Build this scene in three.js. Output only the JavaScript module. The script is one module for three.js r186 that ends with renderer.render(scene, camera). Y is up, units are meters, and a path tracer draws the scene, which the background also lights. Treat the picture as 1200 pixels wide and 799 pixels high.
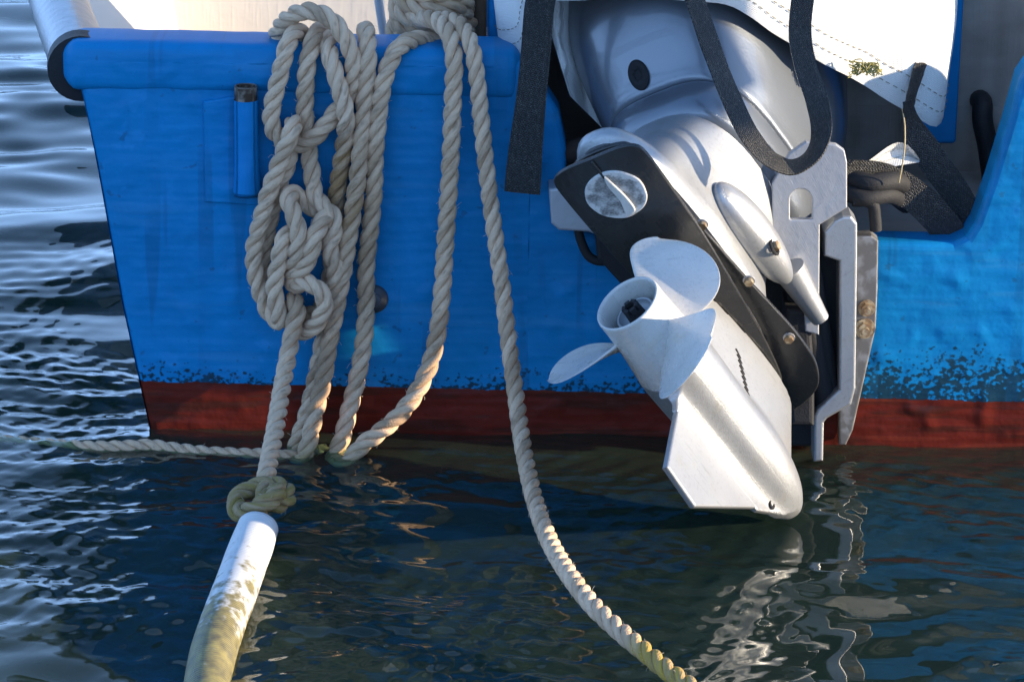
import * as THREE from 'three';
import { ImprovedNoise } from 'three/addons/math/ImprovedNoise.js';
import { RoundedBoxGeometry } from 'three/addons/geometries/RoundedBoxGeometry.js';
import { mergeGeometries, mergeVertices, toCreasedNormals } from 'three/addons/utils/BufferGeometryUtils.js';

// ------------------------------------------------------------------ camera
const scene = new THREE.Scene();
const FPX = 3900, PITCH = 18 * Math.PI / 180, DIST = 5, AIM_Y = 0.151;
const camera = new THREE.PerspectiveCamera(2 * Math.atan(399.5 / FPX) * 180 / Math.PI, 1200 / 799, 0.1, 600);
camera.position.set(0, AIM_Y + DIST * Math.sin(PITCH), DIST * Math.cos(PITCH));
camera.lookAt(0, AIM_Y, 0);
camera.rotateZ(0.75 * Math.PI / 180);
camera.updateMatrixWorld(true);

// ------------------------------------------------------------------ sky and sun
const SUN = new THREE.Vector3(0.966, 0.193, 0.166).normalize();
{
  const W = 512, H = 256, d = new Float32Array(W * H * 4), v = new THREE.Vector3();
  for (let j = 0; j < H; j++) for (let i = 0; i < W; i++) {
    const el = ((j + 0.5) / H - 0.5) * Math.PI, az = ((i + 0.5) / W - 0.5) * 2 * Math.PI;
    v.set(Math.cos(el) * Math.cos(az), Math.sin(el), Math.cos(el) * Math.sin(az));
    const s = Math.max(0, Math.sin(el)), t = Math.pow(1 - s, 1.8);
    const g = Math.pow(Math.max(0, v.dot(SUN)), 10) * 0.4;
    const o = (j * W + i) * 4;
    d[o] = 0.11 + 0.72 * t + g; d[o + 1] = 0.25 + 1.20 * t + g * 0.85; d[o + 2] = 0.56 + 2.00 * t + g * 0.6; d[o + 3] = 1;
  }
  const sky = new THREE.DataTexture(d, W, H, THREE.RGBAFormat, THREE.FloatType);
  for (let i = 0; i < d.length; i++) if (i % 4 < 3) d[i] *= 0.66;
  sky.mapping = THREE.EquirectangularReflectionMapping; sky.magFilter = THREE.LinearFilter; sky.needsUpdate = true;
  scene.background = sky; scene.environment = sky;
}
const sun = new THREE.DirectionalLight(new THREE.Color(1.0, 0.84, 0.62), 5);
sun.name = 'sun'; sun.position.copy(SUN).multiplyScalar(12); sun.castShadow = true; sun.shadow.radius = 1.3;
Object.assign(sun.shadow.camera, { left: -4, right: 4, top: 4, bottom: -4, near: 1, far: 30 });
scene.add(sun, sun.target);
const renderer = new THREE.WebGLRenderer({ antialias: true });
renderer.toneMapping = THREE.LinearToneMapping;
renderer.toneMappingExposure = 1.95;
renderer.shadowMap.enabled = true;

// ------------------------------------------------------------------ helpers
const V = (x, y, z) => new THREE.Vector3(x, y, z);
const noise = new ImprovedNoise();
const N = (x, y, z = 0) => noise.noise(x, y, z);
const fbm = (x, y, z = 0, o = 4) => { let s = 0, a = 0.5; for (let i = 0; i < o; i++) { s += a * N(x, y, z + i * 7.3); x *= 2.03; y *= 2.03; z *= 2.03; a *= 0.5; } return s; };
const clamp = (x, a = 0, b = 1) => Math.min(b, Math.max(a, x));
const smooth = (a, b, x) => { const t = clamp((x - a) / (b - a)); return t * t * (3 - 2 * t); };
const lerp = (a, b, t) => a + (b - a) * t;
let seed = 1234567; const rnd = () => { seed = (seed * 1664525 + 1013904223) >>> 0; return seed / 4294967296; };
const eye = camera.position.clone();
const dirOf = (px, py) => V((px - 600) / FPX, -(py - 399.5) / FPX, -1).applyQuaternion(camera.quaternion);
const atZ = (px, py, z = 0) => { const d = dirOf(px, py); return eye.clone().addScaledVector(d, (z - eye.z) / d.z); };   // pixel -> point on an upright plane
const atY = (px, py, y = 0) => { const d = dirOf(px, py); return eye.clone().addScaledVector(d, (y - eye.y) / d.y); };   // pixel -> point on a level plane

function geo(pos, idx, uv) {
  const g = new THREE.BufferGeometry();
  g.setAttribute('position', new THREE.Float32BufferAttribute(pos, 3));
  if (uv) g.setAttribute('uv', new THREE.Float32BufferAttribute(uv, 2));
  g.setIndex(idx); g.computeVertexNormals(); return g;
}
function mesh(name, g, m, parent) {
  const o = new THREE.Mesh(g, m); o.name = name; o.castShadow = o.receiveShadow = true; if (parent) parent.add(o); return o;
}
function thing(name, label, category, group) {
  const o = new THREE.Group(); o.name = name; o.userData = { label, category }; if (group) o.userData.group = group; scene.add(o); return o;
}
function boxUV(g, s = 1) {   // uv in metres from the dominant axis of the normal
  if (!g.attributes.normal) g.computeVertexNormals();
  const p = g.attributes.position, n = g.attributes.normal, uv = new Float32Array(p.count * 2);
  for (let i = 0; i < p.count; i++) {
    const ax = Math.abs(n.getX(i)), ay = Math.abs(n.getY(i)), az = Math.abs(n.getZ(i));
    const [a, b] = az >= ax && az >= ay ? [p.getX(i), p.getY(i)] : ax >= ay ? [p.getZ(i), p.getY(i)] : [p.getX(i), p.getZ(i)];
    uv[2 * i] = a * s; uv[2 * i + 1] = b * s;
  }
  g.setAttribute('uv', new THREE.BufferAttribute(uv, 2)); return g;
}
function shapeOf(pts, holes = []) {
  const s = new THREE.Shape(pts.map((p) => new THREE.Vector2(p[0], p[1])));
  for (const h of holes) s.holes.push(new THREE.Path(h.map((p) => new THREE.Vector2(p[0], p[1]))));
  return s;
}
function slab(pts, z0, z1, bevel = 0.003, seg = 3, holes = []) {   // outline in x,y; from z0 (back) to z1 (front), bevel included
  const g = new THREE.ExtrudeGeometry(shapeOf(pts, holes), { depth: Math.max(1e-4, z1 - z0 - 2 * bevel), bevelEnabled: bevel > 0, bevelSize: bevel, bevelThickness: bevel, bevelOffset: -bevel, bevelSegments: seg, curveSegments: 12 });
  g.translate(0, 0, z0 + bevel); return g;
}
function smoothPoly(pts, n = 60, tension = 0.5) {   // closed smooth outline
  return new THREE.CatmullRomCurve3(pts.map((p) => V(p[0], p[1], 0)), true, 'catmullrom', tension).getPoints(n).slice(0, -1).map((p) => [p.x, p.y]);
}
function loft(rings, capStart = true, capEnd = true) {   // rings of equal numbers of Vector3
  const pos = [], idx = [], uv = [], n = rings[0].length; let run = 0;
  rings.forEach((r, j) => {
    if (j) run += r[0].distanceTo(rings[j - 1][0]);
    let around = 0;
    for (let i = 0; i <= n; i++) { const p = r[i % n]; if (i) around += p.distanceTo(r[i - 1]); pos.push(p.x, p.y, p.z); uv.push(around, run); }
  });
  const w = n + 1;
  for (let j = 0; j < rings.length - 1; j++) for (let i = 0; i < n; i++) { const a = j * w + i; idx.push(a, a + 1, a + w, a + 1, a + w + 1, a + w); }
  const cap = (r, flip) => {
    const c = V(0, 0, 0); r.forEach((p) => c.add(p)); c.divideScalar(n);
    const b = pos.length / 3; pos.push(c.x, c.y, c.z); uv.push(0, 0);
    r.forEach((p) => { pos.push(p.x, p.y, p.z); uv.push(p.x, p.z); });
    for (let i = 0; i < n; i++) flip ? idx.push(b, b + 1 + (i + 1) % n, b + 1 + i) : idx.push(b, b + 1 + i, b + 1 + (i + 1) % n);
  };
  if (capStart) cap(rings[0], true); if (capEnd) cap(rings[rings.length - 1], false);
  const g = geo(pos, idx, uv);
  // close the seam in the shading
  const nn = g.attributes.normal;
  for (let j = 0; j < rings.length; j++) {
    const a = j * w, b = a + n, x = nn.getX(a) + nn.getX(b), y = nn.getY(a) + nn.getY(b), z = nn.getZ(a) + nn.getZ(b), l = Math.hypot(x, y, z) || 1;
    nn.setXYZ(a, x / l, y / l, z / l); nn.setXYZ(b, x / l, y / l, z / l);
  }
  return g;
}
function tube(points, radius, seg = 80, sides = 14, caps = true) {   // radius: number or t -> number
  const c = new THREE.CatmullRomCurve3(points, false, 'centripetal'), f = c.computeFrenetFrames(seg, false), rings = [];
  for (let i = 0; i <= seg; i++) {
    const p = c.getPointAt(i / seg), r = typeof radius === 'function' ? radius(i / seg) : radius, ring = [];
    for (let k = 0; k < sides; k++) { const a = k / sides * 2 * Math.PI; ring.push(p.clone().addScaledVector(f.normals[i], Math.cos(a) * r).addScaledVector(f.binormals[i], Math.sin(a) * r)); }
    rings.push(ring);
  }
  return loft(rings, caps, caps);
}
function ribbon(points, width, dirs, seg = 60, thick = 0.0025) {   // flat webbing: dirs = width direction at each control point
  const c = new THREE.CatmullRomCurve3(points, false, 'centripetal'), d = new THREE.CatmullRomCurve3(dirs, false, 'centripetal'), rings = [];
  for (let i = 0; i <= seg; i++) {
    const t = i / seg, p = c.getPoint(t), tan = c.getTangent(t), w = d.getPoint(t);
    w.addScaledVector(tan, -w.dot(tan)).normalize();
    const n = tan.clone().cross(w).normalize(), ring = [], wd = typeof width === 'function' ? width(t) : width;
    for (const [a, b] of [[-1, -1], [-0.6, -1.25], [0, -1.1], [0.6, -1.25], [1, -1], [1, 1], [0.6, 1.25], [0, 1.1], [-0.6, 1.25], [-1, 1]]) {
      const wob = N(t * 14, a * 1.7, wd * 90) * 0.0022;
      ring.push(p.clone().addScaledVector(w, a * wd / 2).addScaledVector(n, b * thick / 2 + wob));
    }
    rings.push(ring);
  }
  const g = loft(rings); 
  const n = 11, uv = g.attributes.uv, L = c.getLength();
  for (let j = 0; j <= seg; j++) for (let i = 0; i < n; i++) uv.setXY(j * n + i, [0, 0.2, 0.5, 0.8, 1, 1, 0.8, 0.5, 0.2, 0, 0][i] * 0.04, j / seg * L);
  return toCreasedNormals(g, 0.9);
}
// naive surface nets of a signed distance field, normals from its gradient
function sdfMesh(f, lo, hi, cell) {
  const nx = Math.ceil((hi[0] - lo[0]) / cell) + 1, ny = Math.ceil((hi[1] - lo[1]) / cell) + 1, nz = Math.ceil((hi[2] - lo[2]) / cell) + 1;
  const val = new Float32Array(nx * ny * nz), at = (i, j, k) => i + nx * (j + ny * k);
  for (let k = 0; k < nz; k++) for (let j = 0; j < ny; j++) for (let i = 0; i < nx; i++) val[at(i, j, k)] = f(lo[0] + i * cell, lo[1] + j * cell, lo[2] + k * cell);
  const id = new Int32Array(nx * ny * nz).fill(-1), pos = [], idx = [];
  for (let k = 0; k < nz - 1; k++) for (let j = 0; j < ny - 1; j++) for (let i = 0; i < nx - 1; i++) {
    let sx = 0, sy = 0, sz = 0, n = 0;
    const cv = (a, b, c) => val[at(i + a, j + b, k + c)];
    const edge = (a, b, c, d, e, g) => { const u = cv(a, b, c), v = cv(d, e, g); if ((u < 0) !== (v < 0)) { const t = u / (u - v); sx += a + (d - a) * t; sy += b + (e - b) * t; sz += c + (g - c) * t; n++; } };
    for (let a = 0; a < 2; a++) for (let b = 0; b < 2; b++) { edge(0, a, b, 1, a, b); edge(a, 0, b, a, 1, b); edge(a, b, 0, a, b, 1); }
    if (n) { id[at(i, j, k)] = pos.length / 3; pos.push(lo[0] + (i + sx / n) * cell, lo[1] + (j + sy / n) * cell, lo[2] + (k + sz / n) * cell); }
  }
  const quad = (a, b, c, d, flip) => { if (a < 0 || b < 0 || c < 0 || d < 0) return; flip ? idx.push(a, c, b, a, d, c) : idx.push(a, b, c, a, c, d); };
  for (let k = 1; k < nz - 1; k++) for (let j = 1; j < ny - 1; j++) for (let i = 1; i < nx - 1; i++) {
    const s = val[at(i, j, k)] < 0;
    if (s !== (val[at(i + 1, j, k)] < 0)) quad(id[at(i, j - 1, k - 1)], id[at(i, j, k - 1)], id[at(i, j, k)], id[at(i, j - 1, k)], !s);
    if (s !== (val[at(i, j + 1, k)] < 0)) quad(id[at(i - 1, j, k - 1)], id[at(i - 1, j, k)], id[at(i, j, k)], id[at(i, j, k - 1)], !s);
    if (s !== (val[at(i, j, k + 1)] < 0)) quad(id[at(i - 1, j - 1, k)], id[at(i, j - 1, k)], id[at(i, j, k)], id[at(i - 1, j, k)], !s);
  }
  const g = geo(pos, idx), nn = g.attributes.normal, e = cell * 0.5;
  for (let i = 0; i < pos.length / 3; i++) {
    const x = pos[3 * i], y = pos[3 * i + 1], z = pos[3 * i + 2];
    const n = V(f(x + e, y, z) - f(x - e, y, z), f(x, y + e, z) - f(x, y - e, z), f(x, y, z + e) - f(x, y, z - e)).normalize(); nn.setXYZ(i, n.x, n.y, n.z);
  }
  return g;
}
const smin = (a, b, k) => { const h = Math.max(k - Math.abs(a - b), 0) / k; return Math.min(a, b) - h * h * k / 4; };

// ------------------------------------------------------------------ textures
function tex(w, h, fn, srgb = false) {   // fn(u, v) -> [r, g, b] linear 0..1
  const d = new Uint8Array(w * h * 4), enc = (c) => 255 * clamp(srgb ? (c <= 0.0031308 ? c * 12.92 : 1.055 * Math.pow(c, 1 / 2.4) - 0.055) : c);
  for (let j = 0; j < h; j++) for (let i = 0; i < w; i++) { const c = fn((i + 0.5) / w, (j + 0.5) / h), o = (j * w + i) * 4; d[o] = enc(c[0]); d[o + 1] = enc(c[1]); d[o + 2] = enc(c[2]); d[o + 3] = 255; }
  const t = new THREE.DataTexture(d, w, h); t.wrapS = t.wrapT = THREE.RepeatWrapping; t.magFilter = THREE.LinearFilter; t.minFilter = THREE.LinearMipmapLinearFilter; t.generateMipmaps = true;
  if (srgb) t.colorSpace = THREE.SRGBColorSpace; t.needsUpdate = true; return t;
}
const tile = (t, s) => { const c = t.clone(); c.repeat.set(s, s); c.needsUpdate = true; return c; };
const grainT = tex(512, 512, (u, v) => { // tileable-ish grain: fine + coarse
  const a = N(u * 90, v * 90, 3.1) * 0.35 + N(u * 31, v * 31, 9.7) * 0.35 + N(u * 9, v * 9, 1.2) * 0.3; const c = clamp(0.5 + a * 0.6); return [c, c, c]; });
const scuffT = tex(512, 512, (u, v) => { const a = fbm(u * 7, v * 7, 4.4, 5); const s = Math.max(0, N(u * 120, v * 9, 8.8)) * 0.5; const c = clamp(0.5 + a * 0.7 + s * 0.3); return [c, c, c]; });
const fibreT = tex(256, 256, (u, v) => { const a = N(u * 26 + N(u * 3, v * 6, 2) * 2, v * 7, 0.4) * 0.6 + N(u * 60, v * 40, 6.1) * 0.4; const c = clamp(0.5 + a * 0.9); return [c, c, c]; });
const webT = tex(256, 256, (u, v) => { const a = 0.5 + 0.5 * Math.sin((u * 24 + Math.sin(v * 32 * Math.PI) * 0.35) * 2 * Math.PI), b = 0.5 + 0.5 * Math.sin(v * 64 * Math.PI + Math.floor(u * 24) * Math.PI); const c = clamp(a * 0.5 + b * 0.5); return [c, c, c]; });
const clothT = tex(512, 512, (u, v) => { const a = (Math.sin(u * 256 * Math.PI) + Math.sin(v * 256 * Math.PI)) * 0.15 + fbm(u * 6, v * 6, 2.2, 4) * 0.8; const c = clamp(0.5 + a * 0.6); return [c, c, c]; });

const std = (o) => new THREE.MeshPhysicalMaterial(o);
const rgb = (r, g, b) => new THREE.Color().setRGB(r, g, b);

// ------------------------------------------------------------------ water and sea bed
{
  const steps = (dense0, dense1, s, lo, hi, grow) => {
    const a = []; for (let x = dense0; x <= dense1 + 1e-6; x += s) a.push(x);
    let d = s, x = a[a.length - 1]; while (x < hi) { d *= grow; x += d; a.push(x); }
    d = s; x = a[0]; while (x > lo) { d *= grow; x -= d; a.unshift(x); }
    return a;
  };
  const xs = steps(-0.92, 0.82, 0.0031, -70, 70, 1.05), zs = steps(-0.12, 1.05, 0.0031, -90, 12, 1.0065);
  // wave trains: [length, direction, slope]
  const trains = [];
  const add = (n, l0, l1, slope, dir, spread) => { for (let i = 0; i < n; i++) { const L = l0 * Math.pow(l1 / l0, rnd()), a = dir + (rnd() - 0.5) * spread; trains.push([2 * Math.PI / L, Math.sin(a), Math.cos(a), slope / Math.sqrt(n), rnd() * 6.28, L]); } };
  add(6, 0.7, 1.6, 0.05, 0.15, 1.0); add(9, 0.22, 0.6, 0.085, 0.1, 1.1); add(12, 0.08, 0.2, 0.10, -0.1, 1.8); add(8, 0.09, 0.24, 0.085, 0.06, 0.5); add(20, 0.020, 0.06, 0.17, 0.2, 2.6);
  const H = (x, z, cell) => {
    const wx = x + 0.05 * N(x * 2.2, z * 2.2, 5.5) + 0.02 * N(x * 6, z * 6, 1.5), wz = z + 0.05 * N(x * 2.2, z * 2.2, 15.5) + 0.02 * N(x * 6, z * 6, 11.5);
    const gust = clamp(0.55 + 1.1 * N(x * 1.6, z * 1.1, 3.3)), fine = clamp(0.6 + 1.4 * N(x * 2.6, z * 2.0, 8.3));
    let h = 0;
    for (const [k, sx, cz, s, ph, L] of trains) {
      if (cell * 3.5 > L) continue;
      const amp = (L < 0.085 ? fine : L < 0.21 ? gust : 1) * smooth(1, 2, L / (cell * 3.5));
      h += amp * s / k * Math.sin(k * (sx * wx + cz * wz) + ph);
    }
    return h;
  };
  const pos = new Float32Array(xs.length * zs.length * 3), idx = [], w = xs.length;
  zs.forEach((z, j) => xs.forEach((x, i) => {
    const cell = Math.max(i ? xs[i] - xs[i - 1] : 1, j ? zs[j] - zs[j - 1] : 1), o = (j * w + i) * 3;
    pos[o] = x; pos[o + 1] = H(x, z, cell); pos[o + 2] = z;
  }));
  for (let j = 0; j < zs.length - 1; j++) for (let i = 0; i < w - 1; i++) { const a = j * w + i; idx.push(a, a + w, a + 1, a + 1, a + w, a + w + 1); }
  const g = geo(pos, idx);
  const water = mesh('water', g, std({ color: rgb(0.55, 0.88, 0.64), roughness: 0.0, transmission: 0.973, ior: 1.333, thickness: 1, attenuationColor: rgb(0.12, 0.34, 0.24), attenuationDistance: 0.85, metalness: 0 }), scene);
  water.userData = { kind: 'structure', label: 'rippled green sea water around the stern', category: 'water' };

  const bed = new THREE.PlaneGeometry(200, 200, 200, 200); bed.rotateX(-Math.PI / 2);
  const bp = bed.attributes.position; for (let i = 0; i < bp.count; i++) bp.setY(i, -0.95 + 0.1 * N(bp.getX(i) * 0.7, bp.getZ(i) * 0.7, 2));
  bed.computeVertexNormals(); boxUV(bed, 0.5);
  const bedT = tex(512, 512, (u, v) => { const a = fbm(u * 8, v * 8, 1, 5), b = fbm(u * 26, v * 26, 7, 3); const s = clamp(0.5 + a * 1.4), p = smooth(0.1, 0.3, b); return [lerp(0.10, 0.42, s) + p * 0.2, lerp(0.13, 0.42, s) + p * 0.2, lerp(0.07, 0.24, s) + p * 0.13]; }, true);
  const seabed = mesh('seabed', bed, std({ map: bedT, roughness: 1 }), scene);
  seabed.userData = { kind: 'structure', label: 'weedy sea bed under the green water', category: 'seabed' };
}

// ------------------------------------------------------------------ boat
const boat = thing('boat', 'blue painted wooden boat stern with red underside and grey gunwale fender', 'boat');
const paintBump = tex(1024, 1024, (u, v) => { const a = fbm(u * 10, v * 10, 3.3, 5) * 0.6 + N(u * 10, v * 90, 5.2) * 0.10 + Math.pow(Math.max(0, N(u * 22, v * 22, 9.1)), 2) * 1.1; const c = clamp(0.45 + a * 0.7); return [c, c, c]; });
paintBump.repeat.set(1.1, 1.1);
const lineY = (x) => { const a = atZ(165, 447, 0), b = atZ(1200, 471, 0); return a.y + (b.y - a.y) * (x - a.x) / (b.x - a.x); };
const TX0 = -0.9, TW = 2.4, TY0 = -0.35, TH = 1.2;
const hullT = tex(2048, 1024, (u, v) => {
  const x = TX0 + u * TW, y = TY0 + v * TH, ly = lineY(x) + 0.0022 * N(x * 30, 1.5) + 0.0012 * N(x * 120, 4.5);
  const a = fbm(x * 6, y * 6, 2.2, 4), b = fbm(x * 40, y * 40, 5.1, 3), st = N(x * 9, y * 60, 7.7);
  let c;
  if (y > ly) {
    const k = 1 + 0.22 * a + 0.10 * b + 0.05 * st;
    c = [0.004 * k + 0.002, 0.205 * k, 0.47 * k];
    const ch = smooth(0.30, 0.36, fbm(x * 14, y * 14, 31.7, 4)) * 0.5; c = c.map((q, i) => lerp(q, [0.02, 0.25, 0.56][i], ch));
    // weed and grime growing up from the paint line
    const st2 = smooth(0.30, 0.42, x), hgt = (y - ly) / lerp(0.030, 0.062, st2), g = smooth(0.0, 0.16, 0.85 * fbm(x * 150, y * 170, 12.4, 3) + 0.45 * fbm(x * 13, y * 22, 2.4, 3) + lerp(0.07, 0.36, st2) - lerp(0.30, 0.42, st2) * hgt);
    c = c.map((q, i) => lerp(q, [0.012, 0.024, 0.022][i], g * 0.88));
    const rub = smooth(0.16, 0.34, fbm(x * 3.2, y * 26, 41.4, 4)) * 0.30; c = c.map((q, i) => lerp(q, [0.05, 0.26, 0.50][i], rub));
    const drip = smooth(0.20, 0.36, N(x * 46, y * 2.4, 51.4) + 0.25 * N(x * 150, y * 6, 3.1)) * smooth(-0.15, 0.2, fbm(x * 5, y * 4, 61.2, 3)) * 0.35; c = c.map((q, i) => lerp(q, [0.012, 0.09, 0.19][i], drip));
    const sp = smooth(0.36, 0.42, fbm(x * 60, y * 60, 21.4, 3)); c = c.map((q, i) => lerp(q, [0.02, 0.06, 0.09][i], sp * 0.4));
  } else {
    const k = 1 + 0.5 * a + 0.25 * b + 0.2 * N(x * 7, y * 90, 3.7);
    c = [0.125 * k, 0.016 * k, 0.009 * k];
    const d = smooth(0.05, 0.35, fbm(x * 9, y * 60, 15.4, 4) + 0.10); c = c.map((q, i) => lerp(q, [0.05, 0.016, 0.010][i], d * 0.7));
    const lite = smooth(0.22, 0.34, fbm(x * 5, y * 90, 19.4, 3)); c = c.map((q, i) => lerp(q, [0.20, 0.035, 0.018][i], lite * 0.5));
  }
  return c;
}, true);
const hullPaint = std({ map: hullT, roughness: 0.42, bumpMap: paintBump, bumpScale: 0.008, specularIntensity: 0.28 });
const bluePaint = std({ color: rgb(0.007, 0.205, 0.50), roughness: 0.42, bumpMap: paintBump, bumpScale: 0.008, specularIntensity: 0.28 });
const hullUV = (g) => { const p = g.attributes.position, uv = new Float32Array(p.count * 2); for (let i = 0; i < p.count; i++) { uv[2 * i] = (p.getX(i) - TX0) / TW; uv[2 * i + 1] = (p.getY(i) - TY0) / TH; } g.setAttribute('uv', new THREE.BufferAttribute(uv, 2)); return g; };
{
  const P = (px, py) => { const p = atZ(px, py, 0); return [p.x, p.y]; };
  const out = [P(92, 100), P(112, 190), P(143, 360), P(172, 492), P(205, 640), P(1540, 650), P(1610, 480), P(1650, 60), P(1235, 66), P(1208, 74), P(1196, 92), P(1180, 150), P(1160, 215), P(1143, 262), P(1133, 278), P(1118, 285), P(1030, 283), P(700, 276), P(674, 268), P(664, 250), P(664, 175), P(655, 130), P(630, 92), P(612, 74), P(600, 66), P(330, 58)];
  const g = slab(out, -0.07, 0, 0.012, 4); hullUV(g);
  paintBump.repeat.set(2.6, 1.3);
  mesh('transom', g, hullPaint, boat);
  // rolled top rail of the transom
  const a = atZ(72, 79, 0), b = atZ(612, 90, 0), len = b.x - a.x;
  let rg;
  { // swept rail: rounded cross-section along x with hand-made unevenness
    const rings = [], n = 28, seg = 90;
    for (let j = 0; j <= seg; j++) {
      const t = j / seg, x = lerp(a.x, b.x, t), e = Math.min(smooth(0, 0.035, t + 0.004), smooth(0, 0.03, 1 - t + 0.004)), cy = lerp(a.y, b.y, t) + 0.002, ring = [];
      for (let i = 0; i < n; i++) {
        const an = -i / n * 2 * Math.PI, c = Math.cos(an), s = Math.sin(an), ex = 2 / 4.5;
        const hz = 0.056 * lerp(0.55, 1, Math.sqrt(e)), hy = 0.0395 * lerp(0.5, 1, Math.sqrt(e));
        const k = 1 + 0.03 * N(x * 9, i * 0.4, 3) + 0.02 * N(x * 30, i * 0.8, 5);
        ring.push(V(x, cy + hy * k * Math.sign(s) * Math.pow(Math.abs(s), ex), -0.050 + hz * k * Math.sign(c) * Math.pow(Math.abs(c), ex)));
      }
      rings.push(ring);
    }
    rg = loft(rings);
  }
  mesh('top_rail', hullUV(rg), hullPaint, boat);
  // hull sides, flaring forward; cream inside
  const side = (pts, dx0, dx1, sgn) => {
    const rows = []; const M = 24;
    for (let j = 0; j <= M; j++) { const t = j / M, z = -0.004 - t * 3.4; rows.push(pts.map((p, i) => { const k = i / (pts.length - 1); return V(p[0] + sgn * lerp(dx0, dx1, Math.pow(k, 5)) * t * 3.4 * (1 - 0.3 * t), p[1] + k * t * t * 0.35, z); })); }
    return rows;
  };
  const skin = (rows, m, name, off) => {
    const pos = [], idx = [], w = rows[0].length;
    rows.forEach((r) => r.forEach((p) => pos.push(p.x + off, p.y, p.z)));
    for (let j = 0; j < rows.length - 1; j++) for (let i = 0; i < w - 1; i++) { const q = j * w + i; idx.push(q, q + 1, q + w, q + 1, q + w + 1, q + w); }
    return mesh(name, hullUV(geo(pos, idx)), m, boat);
  };
  const L = [P(205, 640), P(172, 492), P(143, 360), P(112, 190), P(92, 90)].map((p, i) => p), R = [P(1540, 650), P(1610, 480), P(1630, 300), P(1650, 60)];
  const cream = std({ color: rgb(0.76, 0.70, 0.62), roughness: 0.6, bumpMap: tile(scuffT, 1.5), bumpScale: 0.002 });
  skin(side(L, 0.03, 0.19, -1), hullPaint, 'hull_side', 0);
  skin(side(R, 0.05, 0.12, 1), hullPaint, 'hull_side', 0);
  skin(side(L.slice(2), 0.03, 0.19, -1), cream, 'bulwark_lining', 0.03);
  skin(side(R.slice(2), 0.08, 0.12, 1), cream, 'bulwark_lining', -0.05);
  // gunwale fender: brushed metal half-round with a dark rubber end
  const g0 = atZ(95, 75, -0.05), tubePts = [g0, g0.clone().add(V(-0.078, 0.010, -0.35)), g0.clone().add(V(-0.17, 0.03, -0.8)), g0.clone().add(V(-0.34, 0.12, -1.8))];
  const steel = std({ color: rgb(0.33, 0.34, 0.36), metalness: 0.8, roughness: 0.36, bumpMap: tile(scuffT, 4), bumpScale: 0.002 });
  const black = std({ color: rgb(0.012, 0.012, 0.014), roughness: 0.6, bumpMap: tile(grainT, 10), bumpScale: 0.001 });
  const rail = mesh('gunwale_fender', tube(tubePts, 0.0455, 60, 28), steel, boat);
  mesh('rubber_end', tube([g0.clone().add(V(0.003, 0, 0.030)), g0.clone().add(V(0, 0, 0.012)), g0.clone().add(V(-0.003, 0.001, -0.012))], 0.0492, 6, 28), black, rail);
  // cabin bulkhead, cream
  const c0 = atZ(112, 52, -1.15), c1 = atZ(612, 60, -1.15);
  const cb = new THREE.BoxGeometry(c1.x - c0.x, 1.3, 0.04, 1, 1, 1); cb.translate((c0.x + c1.x) / 2, c0.y + 0.60, -1.17); boxUV(cb, 1);
  mesh('cabin_bulkhead', cb, cream, boat);
  // deck inside
  const dk = new THREE.BoxGeometry(1.7, 0.03, 2.6); dk.translate(0.36, 0.27, -1.45); boxUV(dk, 1);
  mesh('deck', dk, std({ color: rgb(0.33, 0.31, 0.29), roughness: 0.8, bumpMap: tile(grainT, 3), bumpScale: 0.002 }), boat);
  // motor well: back wall, floor, side board
  const dirty = tex(512, 512, (u, v) => { const a = fbm(u * 5, v * 9, 6.6, 5), s = Math.max(0, N(u * 30, v * 2.5, 2.2)); const k = clamp(0.55 + a * 0.9 - s * 0.35); return [lerp(0.24, 0.52, k), lerp(0.20, 0.46, k), lerp(0.165, 0.40, k)]; }, true);
  const wellM = std({ map: dirty, roughness: 0.75, bumpMap: tile(scuffT, 2), bumpScale: 0.003 });
  const w0 = atZ(615, 285, -0.42), w1 = atZ(1260, 285, -0.42);
  const wb = new THREE.BoxGeometry(w1.x - w0.x, 0.95, 0.03); wb.translate((w0.x + w1.x) / 2, 0.32 + 0.45, -0.44); boxUV(wb, 1.2);
  mesh('well_bulkhead', wb, wellM, boat);
  const wf = new THREE.BoxGeometry(w1.x - w0.x, 0.02, 0.36); wf.translate((w0.x + w1.x) / 2, 0.300, -0.245); boxUV(wf, 1.2);
  mesh('well_floor', wf, std({ map: dirty, roughness: 0.7 }), boat);
  for (const x of [w0.x + 0.01, w1.x + 0.02]) { const ws = new THREE.BoxGeometry(0.02, 0.5, 0.34); ws.translate(x, 0.52, -0.25); boxUV(ws, 1.2); mesh('well_side', ws, wellM, boat); }
  const b0 = atZ(1066, 168, -0.36), b1 = atZ(1121, 168, -0.36);
  const bb = new RoundedBoxGeometry(b1.x - b0.x, 0.7, 0.03, 3, 0.006); bb.translate((b0.x + b1.x) / 2, b0.y + 0.35, -0.375); boxUV(bb, 0.4);
  mesh('well_post', bb, bluePaint, boat);
  // drain hose on the well bulkhead
  const h0 = atZ(1150, 122, -0.41);
  mesh('drain_hose', tube([h0.clone().add(V(0, 0.002, -0.03)), h0.clone().add(V(0, 0.004, 0.02)), atZ(1152, 140, -0.38), atZ(1158, 170, -0.375), atZ(1164, 215, -0.37)], 0.0165, 30, 14), black, boat);
  // stanchions by the transom
  const pole = (px, z, r, m, name, top = -180) => { const p = atZ(px, 60, z); const c = new THREE.CylinderGeometry(r, r, 0.7, 20); c.translate(p.x, p.y + 0.30, z); boxUV(c, 1); mesh(name, c, m, boat); };
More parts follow.
